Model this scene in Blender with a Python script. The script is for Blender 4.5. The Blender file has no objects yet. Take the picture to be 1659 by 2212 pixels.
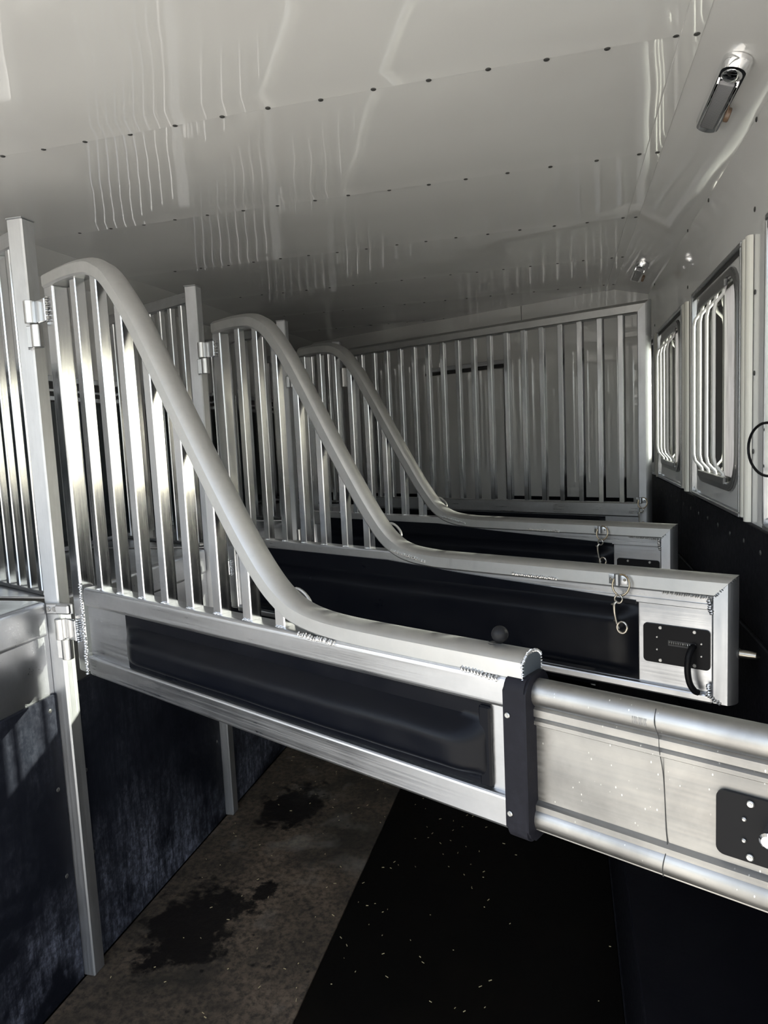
import bpy, bmesh, math, random
from mathutils import Vector, Matrix, noise
random.seed(4)
SC = bpy.context.scene
COL = SC.collection

# ------------------------------------------------------------------ camera
CAM_H = 1.6
cd = bpy.data.cameras.new('camera'); cam = bpy.data.objects.new('camera', cd); COL.objects.link(cam)
cd.sensor_fit = 'VERTICAL'; cd.sensor_height = 36.0; cd.lens = 1500.0 / 2212.0 * 36.0
cd.clip_start = 0.02; cd.clip_end = 500
r_ = Vector((0.9670587, 0.25022649, -0.04673513)); u_ = Vector((0.01859509, 0.11366334, 0.99334529)); f_ = Vector((-0.25387337, 0.96149225, -0.10526614))
cam.matrix_world = Matrix(((r_.x, u_.x, -f_.x, 0), (r_.y, u_.y, -f_.y, 0), (r_.z, u_.z, -f_.z, CAM_H), (0, 0, 0, 1)))
SC.camera = cam

# ------------------------------------------------------------------ light
SUN_DIR = Vector((1.0, .477, .443)).normalized()          # towards the sun: ahead and to the right, low
w = bpy.data.worlds.new('world'); SC.world = w; w.use_nodes = True
wn = w.node_tree; bg = wn.nodes['Background']
sky = wn.nodes.new('ShaderNodeTexSky'); sky.sky_type = 'NISHITA'; sky.sun_disc = False
sky.sun_elevation = math.asin(SUN_DIR.z); sky.sun_rotation = math.atan2(SUN_DIR.x, SUN_DIR.y)
sky.air_density = 1.0; sky.dust_density = 3.0; sky.ozone_density = 0.6
hs = wn.nodes.new('ShaderNodeHueSaturation'); hs.inputs['Saturation'].default_value = .45
wn.links.new(sky.outputs[0], hs.inputs['Color']); wn.links.new(hs.outputs[0], bg.inputs[0]); bg.inputs[1].default_value = 1.5
sl = bpy.data.lights.new('sun', 'SUN'); so = bpy.data.objects.new('sun', sl); COL.objects.link(so)
sl.energy = 34.0; sl.angle = math.radians(.6); sl.color = (1, .95, .86)
so.rotation_euler = SUN_DIR.to_track_quat('Z', 'Y').to_euler(); so.location = (3, 3, 4)
SC.view_settings.view_transform = 'Standard'; SC.view_settings.look = 'None'
SC.view_settings.exposure = -0.55; SC.view_settings.gamma = 1.0; SC.view_settings.use_curve_mapping = False
SC.cycles.use_denoising = True
SC.cycles.max_bounces = 12; SC.cycles.diffuse_bounces = 6; SC.cycles.glossy_bounces = 8; SC.cycles.transparent_max_bounces = 12
SC.cycles.caustics_reflective = True; SC.cycles.sample_clamp_indirect = 6.0

# ------------------------------------------------------------------ materials
def mat(name, base, rough=.5, metal=0.0, spec=.5, coat=0.0, coat_rough=.1):
    m = bpy.data.materials.new(name); m.use_nodes = True
    b = m.node_tree.nodes['Principled BSDF']
    b.inputs['Base Color'].default_value = (*base, 1); b.inputs['Roughness'].default_value = rough
    b.inputs['Metallic'].default_value = metal; b.inputs['Specular IOR Level'].default_value = spec
    b.inputs['Coat Weight'].default_value = coat; b.inputs['Coat Roughness'].default_value = coat_rough
    return m, m.node_tree, b
def nd(t, typ, **k):
    n = t.nodes.new(typ)
    for a, v in k.items():
        if a in n.inputs: n.inputs[a].default_value = v
        else: setattr(n, a, v)
    return n
def coords(t, kind='Object', scale=(1, 1, 1)):
    tc = t.nodes.new('ShaderNodeTexCoord'); mp = t.nodes.new('ShaderNodeMapping'); mp.inputs['Scale'].default_value = scale
    if kind == 'World':
        g = t.nodes.new('ShaderNodeNewGeometry'); t.links.new(g.outputs['Position'], mp.inputs['Vector'])
    else: t.links.new(tc.outputs[kind], mp.inputs['Vector'])
    return mp.outputs[0]
def noi(t, vec, scale, detail=4, rough=.55, dist=0.0):
    n = nd(t, 'ShaderNodeTexNoise'); n.inputs['Scale'].default_value = scale; n.inputs['Detail'].default_value = detail
    n.inputs['Roughness'].default_value = rough; n.inputs['Distortion'].default_value = dist
    t.links.new(vec, n.inputs['Vector']); return n.outputs['Fac']
def rng(t, v, a, b, c, d):
    n = nd(t, 'ShaderNodeMapRange'); t.links.new(v, n.inputs['Value'])
    for k, x in zip(('From Min', 'From Max', 'To Min', 'To Max'), (a, b, c, d)): n.inputs[k].default_value = x
    return n.outputs[0]
def mixc(t, f, a, b):
    n = t.nodes.new('ShaderNodeMix'); n.data_type = 'RGBA'
    if isinstance(f, float): n.inputs[0].default_value = f
    else: t.links.new(f, n.inputs[0])
    for i, c in ((6, a), (7, b)):
        if isinstance(c, tuple): n.inputs[i].default_value = (*c, 1)
        else: t.links.new(c, n.inputs[i])
    return n.outputs[2]
def bump(t, b, h, strength, dist=.002):
    n = nd(t, 'ShaderNodeBump'); n.inputs['Strength'].default_value = strength; n.inputs['Distance'].default_value = dist
    t.links.new(h, n.inputs['Height']); t.links.new(n.outputs[0], b.inputs['Normal'])
def math_(t, op, a, b=None):
    n = t.nodes.new('ShaderNodeMath'); n.operation = op
    for i, v in enumerate((a, b)):
        if v is None: continue
        if isinstance(v, (int, float)): n.inputs[i].default_value = v
        else: t.links.new(v, n.inputs[i])
    return n.outputs[0]

def alu(name, axis='z', base=(.68, .69, .71), r0=.2, r1=.36, mott=.12):
    m, t, b = mat(name, base, .3, 1.0)
    sc = {'z': (220, 220, 2.5), 'x': (2.5, 220, 220), 'n': (60, 60, 60)}[axis]
    s = noi(t, coords(t, 'Object', sc), 1.0, 3, .6)
    g = noi(t, coords(t, 'Object', (9, 9, 9) if axis != 'z' else (14, 14, 6)), 1.0, 5, .6)
    r = math_(t, 'ADD', rng(t, s, .3, .7, r0, r1), rng(t, g, .3, .75, -.05, .09))
    t.links.new(r, b.inputs['Roughness'])
    dk = tuple(c * (1 - mott * 1.6) for c in base)
    c1 = mixc(t, rng(t, g, .35, .7, 0, 1), base, tuple(c * (1 - mott) for c in base))
    sp = noi(t, coords(t, 'Object', (90, 90, 90)), 1.0, 2, .5)
    c2 = mixc(t, rng(t, sp, .72, .78, 0, .35), c1, dk)
    t.links.new(c2, b.inputs['Base Color'])
    bump(t, b, s, .03, .0005)
    return m
M = {}
M['alu_bar'] = alu('mill_aluminium_upright', 'z', r0=.13, r1=.23)
M['alu_rail'] = alu('mill_aluminium_rail', 'x', base=(.56, .565, .58), r0=.26, r1=.42, mott=.2)
M['alu_post'] = alu('dull_aluminium_post', 'z', base=(.60, .61, .63), r0=.42, r1=.55, mott=.15)
M['alu_tube'] = alu('satin_aluminium_tube', 'n', base=(.52, .52, .515), r0=.40, r1=.5, mott=.12)
M['alu_sheet'] = alu('mill_aluminium_sheet', 'x', base=(.50, .51, .53), r0=.28, r1=.42, mott=.15)
M['alu_worn'] = alu('worn_scratched_aluminium', 'x', base=(.33, .325, .315), r0=.34, r1=.5, mott=.2)
t = M['alu_worn'].node_tree; b = t.nodes['Principled BSDF']; src = b.inputs['Base Color'].links[0].from_socket
v = coords(t, 'Object', (1, 1, 1)); hz = noi(t, v, 7, 5, .6, .3); c = mixc(t, rng(t, hz, .45, .68, 0, .75), src, (.20, .195, .19))
vo = nd(t, 'ShaderNodeTexVoronoi'); vo.inputs['Scale'].default_value = 75; vv = coords(t, 'Object', (1.5, 1, .8)); t.links.new(vv, vo.inputs['Vector'])
k = math_(t, 'MULTIPLY', rng(t, vo.outputs['Distance'], .07, .12, 1, 0), rng(t, noi(t, v, 13, 3), .48, .56, 0, 1)); c = mixc(t, k, c, (.72, .71, .68))
dr = noi(t, coords(t, 'Object', (26, 1, 7)), 1, 5, .6, 1.5); k2 = rng(t, dr, .70, .74, 0, .5); c = mixc(t, k2, c, (.5, .49, .46)); t.links.new(c, b.inputs['Base Color'])
M['weld'] = mat('weld_metal', (.58, .58, .58), .3, 1.0)[0]
M['screw'] = mat('zinc_screw', (.42, .42, .41), .38, 1.0)[0]
M['chrome'] = mat('polished_chrome', (.85, .85, .86), .08, 1.0)[0]
M['steel'] = mat('tarnished_steel', (.34, .32, .28), .28, 1.0)[0]
M['brass'] = mat('tarnished_brass', (.30, .24, .16), .3, 1.0)[0]
m, t, b = mat('white_coated_aluminium', (.8, .8, .785), .2, 0, .5)
b.inputs['IOR'].default_value = 2.1
g = noi(t, coords(t, 'World', (1, 1, 1)), 1.7, 3, .5); h = noi(t, coords(t, 'World', (260, 260, 260)), 1, 2, .5)
t.links.new(mixc(t, rng(t, g, .3, .7, 0, 1), (.62, .62, .61), (.58, .575, .565)), b.inputs['Base Color'])
t.links.new(rng(t, g, .3, .7, .02, .045), b.inputs['Roughness'])
M['white'] = m
M['white_dull'] = mat('white_painted_metal', (.70, .70, .68), .35)[0]
M['cream'] = mat('cream_plastic_cover', (.60, .59, .54), .35)[0]
m, t, b = mat('rust_stained_groove', (.3, .2, .12), .6)
g = noi(t, coords(t, 'Object', (30, 30, 4)), 1, 4); t.links.new(mixc(t, rng(t, g, .4, .6, 0, 1), (.32, .2, .1), (.55, .5, .42)), b.inputs['Base Color']); M['rust'] = m
M['dark_gap'] = mat('dark_sealant', (.03, .03, .03), .6)[0]
M['rivet'] = mat('dull_grey_rivet', (.07, .07, .068), .45, .5)[0]
def rubber(name, base, dust, rough, amt, low=False, axis=(1, 1, 1)):
    m, t, b = mat(name, base, rough, 0, .09)
    v = coords(t, 'World', axis)
    g = noi(t, v, 2.2, 6, .65, .4); f = noi(t, v, 60, 4, .7)
    k = math_(t, 'MULTIPLY', rng(t, g, .43 if low else .5, .62 if low else .72, 0, 1), rng(t, f, .4, .7, .2, 1))
    k = math_(t, 'MULTIPLY', k, amt)
    if low:      # dust thrown up from the floor clings to the foot of the sheet
        sx = nd(t, 'ShaderNodeSeparateXYZ'); gg = t.nodes.new('ShaderNodeNewGeometry'); t.links.new(gg.outputs['Position'], sx.inputs[0])
        k = math_(t, 'MULTIPLY', k, rng(t, sx.outputs['Z'], .0, .5, .9, .07)); k = math_(t, 'MULTIPLY', k, rng(t, noi(t, coords(t, 'World', (1, 60, 9)), 1, 4, .7), .35, .65, .25, 1.4))
    t.links.new(mixc(t, k, base, dust), b.inputs['Base Color'])
    t.links.new(rng(t, f, .3, .7, rough - .06, rough + .1), b.inputs['Roughness'])
    bump(t, b, f, .25, .0015)
    return m
M['rubber'] = rubber('black_rubber_sheet', (.006, .007, .011), (.26, .28, .36), .5, 1.0, True)
M['rubber_wall'] = rubber('black_rubber_wall_sheet', (.004, .004, .006), (.03, .03, .033), .5, .2)
M['floor_dark'] = rubber('near_black_floor', (.003, .0026, .0022), (.012, .009, .006), .5, .5)
M['strap'] = rubber('black_rubber_strap', (.010, .010, .013), (.035, .035, .045), .6, .6)
m, t, b = mat('black_vinyl', (.0022, .0028, .005), .34, 0, .12)
g = noi(t, coords(t, 'Object', (1, 1, 1)), 9, 4); t.links.new(rng(t, g, .3, .7, .26, .42), b.inputs['Roughness'])
h = noi(t, coords(t, 'Object', (1, 1, 1)), 340, 2); bump(t, b, h, .12, .0006); M['vinyl'] = m
M['plate'] = mat('black_powder_coat', (.006, .006, .007), .42, 0, .12)[0]
M['glass_dark'] = mat('dark_tinted_glass', (.006, .012, .015), .08, 0, .4)[0]
m, t, b = mat('smoked_lamp_lens', (.2, .2, .21), .18)
g = nd(t, 'ShaderNodeTexWave'); g.inputs['Scale'].default_value = 60; g.bands_direction = 'Y'; t.links.new(coords(t, 'Object'), g.inputs['Vector']); bump(t, b, g.outputs['Fac'], .5, .001); M['lens'] = m
# thin clear window glass
m = bpy.data.materials.new('clear_window_glass'); m.use_nodes = True; t = m.node_tree; t.nodes.clear()
o = t.nodes.new('ShaderNodeOutputMaterial'); tr = t.nodes.new('ShaderNodeBsdfTransparent'); gl = t.nodes.new('ShaderNodeBsdfGlossy'); gl.inputs['Roughness'].default_value = .02
tr.inputs[0].default_value = (.84, .87, .84, 1); fr = t.nodes.new('ShaderNodeFresnel'); fr.inputs[0].default_value = 1.5; mx = t.nodes.new('ShaderNodeMixShader')
t.links.new(fr.outputs[0], mx.inputs[0]); t.links.new(tr.outputs[0], mx.inputs[1]); t.links.new(gl.outputs[0], mx.inputs[2]); t.links.new(mx.outputs[0], o.inputs[0]); M['glass'] = m
# obscured, dusty sliding pane: scatters the daylight that falls on it
m = bpy.data.materials.new('dusty_obscured_pane'); m.use_nodes = True; t = m.node_tree; t.nodes.clear()
o = t.nodes.new('ShaderNodeOutputMaterial'); a = t.nodes.new('ShaderNodeBsdfDiffuse'); c = t.nodes.new('ShaderNodeBsdfTranslucent'); mx = t.nodes.new('ShaderNodeMixShader'); mx.inputs[0].default_value = .3
g = noi(t, coords(t, 'Object', (1, 30, 4)), 2, 5); col = mixc(t, rng(t, g, .3, .7, 0, 1), (.38, .38, .39), (.52, .52, .53))
t.links.new(col, a.inputs[0]); t.links.new(col, c.inputs[0]); t.links.new(a.outputs[0], mx.inputs[1]); t.links.new(c.outputs[0], mx.inputs[2]); t.links.new(mx.outputs[0], o.inputs[0]); M['screen'] = m
# brown-grey floor strip, worn, with wet stains
m, t, b = mat('worn_stained_mat', (.05, .045, .035), .7, 0, .3)
v = coords(t, 'World'); big = noi(t, v, 1.6, 5, .6, .5); fine = noi(t, v, 45, 5, .7); edge = noi(t, v, 9, 6, .7)
c = mixc(t, rng(t, big, .38, .62, 0, 1), (.034, .029, .022), (.14, .105, .075))
c = mixc(t, rng(t, fine, .42, .62, 0, .8), c, (.018, .016, .014))
c = mixc(t, rng(t, noi(t, v, 5.5, 6, .7, .4), .5, .7, 0, .85), c, (.024, .021, .018))
pale = noi(t, v, 2.6, 4, .6, .2); c = mixc(t, rng(t, pale, .55, .72, 0, .6), c, (.22, .21, .19))
g = t.nodes.new('ShaderNodeNewGeometry'); wet = None
for (sx_, sy_, ax, ay) in ((-1.25, 1.93, .16, .22), (-1.20, 2.72, .13, .19), (-1.08, 2.14, .04, .05)):
    mp = t.nodes.new('ShaderNodeMapping'); mp.vector_type = 'TEXTURE'; mp.inputs['Location'].default_value = (sx_, sy_, 0); mp.inputs['Scale'].default_value = (ax, ay, 1)
    t.links.new(g.outputs['Position'], mp.inputs['Vector'])
    ln = t.nodes.new('ShaderNodeVectorMath'); ln.operation = 'LENGTH'; t.links.new(mp.outputs[0], ln.inputs[0])
    d_ = math_(t, 'ADD', ln.outputs['Value'], rng(t, edge, .2, .8, -.95, .95))
    k = rng(t, d_, .8, 1.1, .95, 0); wet = k if wet is None else math_(t, 'MAXIMUM', wet, k)
drop = nd(t, 'ShaderNodeTexVoronoi'); drop.inputs['Scale'].default_value = 26; t.links.new(v, drop.inputs['Vector'])
dk = math_(t, 'MULTIPLY', rng(t, drop.outputs['Distance'], .14, .24, .9, 0), rng(t, edge, .52, .58, 0, 1)); wet = math_(t, 'MAXIMUM', wet, dk)
t.links.new(mixc(t, wet, c, (.006, .005, .005)), b.inputs['Base Color'])
t.links.new(rng(t, wet, 0, 1, .72, .4), b.inputs['Roughness']); bump(t, b, fine, .5, .003); M['mat_worn'] = m
m, t, b = mat('pale_gravel_ground', (.4, .38, .34), .9)
g = noi(t, coords(t, 'World'), 6, 6, .7); t.links.new(mixc(t, rng(t, g, .3, .7, 0, 1), (.46, .44, .40), (.6, .58, .53)), b.inputs['Base Color']); M['gravel'] = m
m, t, b = mat('dry_hay', (.5, .42, .24), .7)
M['hay'] = m
M['plug'] = mat('blue_grey_end_plate', (.25, .29, .33), .35, .8)[0]
M['knob'] = mat('black_plastic_ball', (.012, .012, .013), .4, 0, .12)[0]
M['switch'] = mat('brown_switch', (.14, .09, .06), .4)[0]
M['ink'] = mat('faded_stamp_ink', (.18, .18, .18), .5, .5)[0]

# ------------------------------------------------------------------ helpers
def tag(o, label=None, cat=None, group=None, kind=None):
    if label: o['label'] = label
    if cat: o['category'] = cat
    if group: o['group'] = group
    if kind: o['kind'] = kind
    return o
def root(name, loc=(0, 0, 0), rz=0.0, **k):
    o = bpy.data.objects.new(name, None); COL.objects.link(o); o.location = loc; o.rotation_euler = (0, 0, rz)
    o.empty_display_size = .1
    return tag(o, **k)
def finish(name, bm, material, parent=None, smooth=35, **k):
    bmesh.ops.recalc_face_normals(bm, faces=bm.faces[:])
    me = bpy.data.meshes.new(name); bm.to_mesh(me); bm.free()
    for mm in (material if isinstance(material, list) else [material]): me.materials.append(mm)
    if smooth:
        me.polygons.foreach_set('use_smooth', [True] * len(me.polygons)); me.set_sharp_from_angle(angle=math.radians(smooth))
    o = bpy.data.objects.new(name, me); COL.objects.link(o); o.parent = parent
    return tag(o, **k)
def share(src, name, parent, loc=(0, 0, 0), rot=(0, 0, 0)):
    o = bpy.data.objects.new(name, src.data); COL.objects.link(o); o.parent = parent; o.location = loc; o.rotation_euler = rot; return o
def bx(bm, x0, x1, y0, y1, z0, z1, bev=0.0, seg=2):
    vs = [bm.verts.new((x, y, z)) for x in (x0, x1) for y in (y0, y1) for z in (z0, z1)]
    fs = [bm.faces.new([vs[i] for i in q]) for q in ((0, 1, 3, 2), (4, 6, 7, 5), (0, 4, 5, 1), (2, 3, 7, 6), (0, 2, 6, 4), (1, 5, 7, 3))]
    if bev:
        es = {e for f in fs for e in f.edges}
        bmesh.ops.bevel(bm, geom=list(es), offset=bev, segments=seg, affect='EDGES', profile=.5)
    return vs
def box(name, d, material, parent=None, bev=.0015, seg=1, **k):
    if bev >= .008: seg = 6
    bm = bmesh.new(); bx(bm, *d, bev=bev, seg=seg); return finish(name, bm, material, parent, smooth=0, **k)
def frames(pts):
    out = []
    for i in range(len(pts)):
        a = pts[max(i - 1, 0)]; b = pts[min(i + 1, len(pts) - 1)]; out.append((b - a).normalized())
    return out
def sweep(bm, pts, sec, side=Vector((0, 1, 0)), caps=True, closed=False):
    """sec: list of (a, b): a along the in-plane normal, b along `side`"""
    pts = [Vector(p) for p in pts]; T = frames(pts); rings = []
    for p, tt in zip(pts, T):
        n = side.cross(tt) * -1; n.normalize()
        rings.append([bm.verts.new(p + n * a + side * b) for a, b in sec])
    m = len(sec)
    for i in range(len(rings) - (0 if closed else 1)):
        r0, r1 = rings[i], rings[(i + 1) % len(rings)]
        for j in range(m): bm.faces.new((r0[j], r0[(j + 1) % m], r1[(j + 1) % m], r1[j]))
    if caps and not closed: bm.faces.new(rings[0][::-1]); bm.faces.new(rings[-1])
    return rings
def tube(bm, pts, r, n=10, closed=False):
    pts = [Vector(p) for p in pts]; N = len(pts); up = None; rings = []
    for i, p in enumerate(pts):
        a = pts[(i - 1) % N] if closed else pts[max(i - 1, 0)]; b = pts[(i + 1) % N] if closed else pts[min(i + 1, N - 1)]
        tt = (b - a).normalized()
        if up is None: up = tt.orthogonal().normalized()
        up = (up - tt * up.dot(tt)).normalized(); s = tt.cross(up); rr = r[i] if isinstance(r, (list, tuple)) else r
        rings.append([bm.verts.new(p + (up * math.cos(k * 2 * math.pi / n) + s * math.sin(k * 2 * math.pi / n)) * rr) for k in range(n)])
    for i in range(N if closed else N - 1):
        r0, r1 = rings[i], rings[(i + 1) % N]; best = 0
        if closed and i == N - 1:
            best = min(range(n), key=lambda k: (r0[0].co - r1[k].co).length)
        for j in range(n): bm.faces.new((r0[j], r0[(j + 1) % n], r1[(j + 1 + best) % n], r1[(j + best) % n]))
    if not closed: bm.faces.new(rings[0][::-1]); bm.faces.new(rings[-1])
def cyl(bm, p, axis, r, h, n=16, bev=0.0):
    """cylinder starting at p along axis"""
    p = Vector(p); a = Vector(axis).normalized()
    if bev: tube(bm, [p, p + a * bev * .02, p + a * bev, p + a * (h - bev), p + a * (h - bev * .02), p + a * h], [r - bev, r - bev, r, r, r - bev, r - bev], n)
    else: tube(bm, [p, p + a * h], r, n)
def catmull(P, n=8):
    P = [Vector(p) for p in P]; out = []
    for i in range(len(P) - 1):
        p0 = P[max(i - 1, 0)]; p1 = P[i]; p2 = P[i + 1]; p3 = P[min(i + 2, len(P) - 1)]
        for k in range(n):
            s = k / n; out.append(.5 * ((2 * p1) + (p2 - p0) * s + (2 * p0 - 5 * p1 + 4 * p2 - p3) * s * s + (3 * p1 - p0 - 3 * p2 + p3) * s ** 3))
    out.append(P[-1]); return out
def dsec(h, wd, n=8, r=.005):
    """D section, flat underside, rounded crown; a in [0,h], b in [0,wd]"""
    n = 14; rise = h * .3; hc = wd / 2; R = (hc * hc + rise * rise) / (2 * rise); A = math.asin(min(1, hc / R)); s = [(r, 0)]
    for k in range(n + 1):
        a = -A + 2 * A * k / n; s.append((h - R + R * math.cos(a), hc + R * math.sin(a)))
    s += [(r, wd), (0, wd - r), (0, r)]
    return s
def bead(bm, a, b, r=.005, step=.0055, wob=.0012):
    """row of overlapping weld ripples"""
    a = Vector(a); b = Vector(b); n = max(2, int((b - a).length / step)); ax = (b - a).normalized()
    for i in range(n + 1):
        c = a.lerp(b, i / n) + Vector([random.uniform(-wob, wob) for _ in range(3)])
        m4 = Matrix.Translation(c) @ ax.to_track_quat('X', 'Z').to_matrix().to_4x4() @ Matrix.Diagonal((.62, 1, 1, 1))
        bmesh.ops.create_icosphere(bm, subdivisions=1, radius=r * random.uniform(.85, 1.15), matrix=m4)
def rrect(cx, cy, hw, hh, r, n=6):
    pts = []
    for sx, sy, a0 in ((1, 1, 0), (-1, 1, 90), (-1, -1, 180), (1, -1, 270)):
        for k in range(n + 1):
            a = math.radians(a0 + 90 * k / n); pts.append((cx + sx * (hw - r) + r * math.cos(a), cy + sy * (hh - r) + r * math.sin(a)))
    return pts
def prism(bm, pts, f0, f1):
    """polygon pts 2D, f0/f1 map (a,b)->Vector for the two faces"""
    A = [bm.verts.new(f0(*p)) for p in pts]; B = [bm.verts.new(f1(*p)) for p in pts]; n = len(pts)
    bm.faces.new(A[::-1]); bm.faces.new(B)
    for i in range(n): bm.faces.new((A[i], A[(i + 1) % n], B[(i + 1) % n], B[i]))
def ringprism(bm, inner, outer, f0, f1):
    n = len(inner); L = [[bm.verts.new(f(*p)) for p in P] for f in (f0, f1) for P in (inner, outer)]
    i0, o0, i1, o1 = L
    for k in range(n):
        j = (k + 1) % n
        bm.faces.new((i0[k], i0[j], o0[j], o0[k])); bm.faces.new((i1[k], o1[k], o1[j], i1[j]))
        bm.faces.new((i0[k], i1[k], i1[j], i0[j])); bm.faces.new((o0[k], o0[j], o1[j], o1[k]))
def rect_like(pts, cx, cy, hw, hh):
    """push a rounded-rectangle outline out to a sharp rectangle, point for point"""
    out = []
    for x, y in pts:
        dx, dy = x - cx, y - cy; s = min(hw / abs(dx) if dx else 1e9, hh / abs(dy) if dy else 1e9); out.append((cx + dx * s, cy + dy * s))
    return out

_SC = {}
def screws(parent, pts, v, r=.006, name='screw', material=None):
    for x, z in pts:
        key = (round(r, 5), material)
        if key not in _SC:
            bm = bmesh.new(); cyl(bm, (0, -.0035, 0), (0, 1, 0), r, .0045, 14, .001); cyl(bm, (0, -.0042, 0), (0, 1, 0), r * .45, .002, 8)
            o = finish(name, bm, M[material or 'screw'], parent); o.location = (x, v, z); _SC[key] = o
        else: share(_SC[key], name, parent, (x, v, z))

# ------------------------------------------------------------------ the place
ANG = math.radians(64.502 - 90)                        # dividers: local x runs from the post towards the right wall
XP = -1.424; PY = [1.664, 2.591, 3.518, 4.446]; PITCH = .927
XR, XL, ZC, YR = .47, -2.11, 2.40, .45
CEX = .285                                             # ceiling edge where the right cove starts
ZW = 2.335                                             # top of the side walls

box('outside_ground', (-40, 40, -40, 60, -.6, -.5), M['gravel'], bev=0, kind='structure')
fl = box('floor', (XL, XR, YR, 6.6, -.08, -.012), M['floor_dark'], bev=0, kind='structure')
# floor surface in two strips: brown-grey on the left, near-black on the right
o = box('floor_strip', (-1.456, -.762, YR, 5.2, -.012, 0), M['mat_worn'], bev=.002, label='worn brown-grey strip of the floor with dark wet stains, beside the black kick panels', cat='mat')
o = box('floor_strip', (-.758, .128, YR, 5.2, -.012, 0), M['floor_dark'], bev=.002, label='near-black strip filling the middle of the trailer floor', cat='mat')

# ceiling: sheets lapped every .64 m, gently oil-canned, over a backing roof
ce = root('ceiling', kind='structure')
box('roof_backing', (XL - .05, XR + .05, YR, 6.6, 2.46, 2.5), M['white_dull'], ce, bev=0)
SEAM = [YR] + [1.64 + .64 * k for k in range(-2, 7)] + [6.6]
SEAM = [s for s in SEAM if YR <= s <= 6.6]
def ceil_z(x, y, k):
    return ZC + .0016 * noise.noise(Vector((x * 2.2, y * 3.0, k * 7.3))) + .0009 * noise.noise(Vector((x * 6, y * 3.5, k * 3.1 + 9))) - .0012 * math.sin(3.14159 * (y % .64) / .64)
for k in range(len(SEAM) - 1):
    y0, y1 = SEAM[k] + .0008, SEAM[k + 1] - .0008
    bm = bmesh.new(); nx, ny = 60, 18; g = []
    for j in range(ny + 1):
        y = y0 + (y1 - y0) * j / ny; row = []
        for i in range(nx + 1):
            x = -1.95 + (CEX + 1.95) * i / nx; row.append(bm.verts.new((x, y, ceil_z(x, y, k) - (.0015 if j == ny else 0))))
        g.append(row)
    for j in range(ny):
        for i in range(nx): bm.faces.new((g[j][i], g[j][i + 1], g[j + 1][i + 1], g[j + 1][i]))
    ex = bmesh.ops.extrude_face_region(bm, geom=bm.faces[:])
    for v in ex['geom']:
        if isinstance(v, bmesh.types.BMVert): v.co.z += .004
    finish('ceiling_panel', bm, M['white'], ce, smooth=30)
bm = bmesh.new(); bmesh.ops.create_uvsphere(bm, u_segments=10, v_segments=6, radius=1)
for v in bm.verts: v.co = Vector((v.co.x * .0068, v.co.y * .0068, v.co.z * .0024))
riv0 = finish('rivet', bm, M['rivet'], ce); riv0.location = (.278, 1.644, ZC - .005)
for s in SEAM[1:-1]:
    if s < .5 or s > 5.0: continue
    share(riv0, 'rivet', ce, (.278, s + random.uniform(-.003, .003), ZC - .005)) if abs(s - 1.64) > .01 else None
    for i in range(16):
        x = .233 - .1285 * i + random.uniform(-.006, .006)
        share(riv0, 'rivet', ce, (x, s + random.uniform(-.004, .004), ZC - .0028))
# coves between ceiling and side walls
def cove(name, xa, za, xb, zb):
    bm = bmesh.new(); n = 90; sgn = 1 if xb > xa else -1; g = []
    for j in range(n + 1):
        y = YR + (6.6 - YR) * j / n
        g.append([bm.verts.new((xa + (xb - xa) * i / 6, y, za + (zb - za) * i / 6 + .0016 * noise.noise(Vector((i * .5, y * 2.6, 3 + sgn))) * (1 if 0 < i < 6 else 0))) for i in range(7)])
    for j in range(n):
        for i in range(6): bm.faces.new((g[j][i], g[j][i + 1], g[j + 1][i + 1], g[j + 1][i]))
    ex = bmesh.ops.extrude_face_region(bm, geom=bm.faces[:])
    for v in ex['geom']:
        if isinstance(v, bmesh.types.BMVert): v.co.z += .004
    return finish(name, bm, M['white'], smooth=30, kind='structure')
cove('trim_1', CEX - .002, ZC - .001, XR + .01, ZW)
cove('trim_2', -1.948, ZC - .001, XL - .01, ZW)
box('trim_3', (CEX - .04, CEX + .004, YR, 6.6, ZC - .0045, ZC - .0025), M['white'], bev=.001, kind='structure')

# right wall with window openings
WIN = [(R0, R0 + .735) for R0 in (1.095, 2.065, 3.04, 3.92)]         # near and far edge of each window panel
wr = root('wall_right', kind='structure')
OP = [(a + .045, b - .11) for a, b in WIN]; ZO0, ZO1 = 1.405, 2.005
def wallbox(y0, y1, z0, z1): box('wall_skin', (XR, XR + .035, y0, y1, z0, z1), M['white'], wr, bev=0)
wallbox(YR, 6.6, 1.30, ZO0); wallbox(YR, 6.6, ZO1, ZW + .12)
ys = [YR] + [v for q in OP for v in q] + [6.6]
for i in range(0, len(ys), 2): wallbox(ys[i], ys[i + 1], ZO0, ZO1)
for i, (y0, y1) in enumerate(((YR, 1.10), (1.102, 3.058), (3.062, 5.0), (5.002, 6.6))):
    box('rubber_sheet', (XR - .012, XR + .035, y0, y1, 1.062, 1.335), M['rubber_wall'], wr, bev=.002)
    box('rubber_sheet', (XR - .02, XR + .035, y0, y1, -.02, 1.06), M['rubber_wall'], wr, bev=.003)
box('wall_backing', (XR + .02, XR + .06, YR, 6.6, -.1, 1.33), M['dark_gap'], wr, bev=0)
for y in (1.98, 2.968, 3.985):
    for z in (2.335, 2.125, 1.922, 1.721, 1.522): share(riv0, 'rivet', wr, (XR - .001, y + random.uniform(-.006, .006), z), (0, math.pi / 2, 0))
share(riv0, 'rivet', wr, (XR - .001, 2.568, 2.325), (0, math.pi / 2, 0)); share(riv0, 'rivet', wr, (XR - .001, 1.60, 2.33), (0, math.pi / 2, 0))
for k in range(16): share(riv0, 'rivet', wr, (XR - .0125, 1.69 + .163 * k, 1.281 + random.uniform(-.004, .004)), (0, math.pi / 2, 0))
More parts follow.
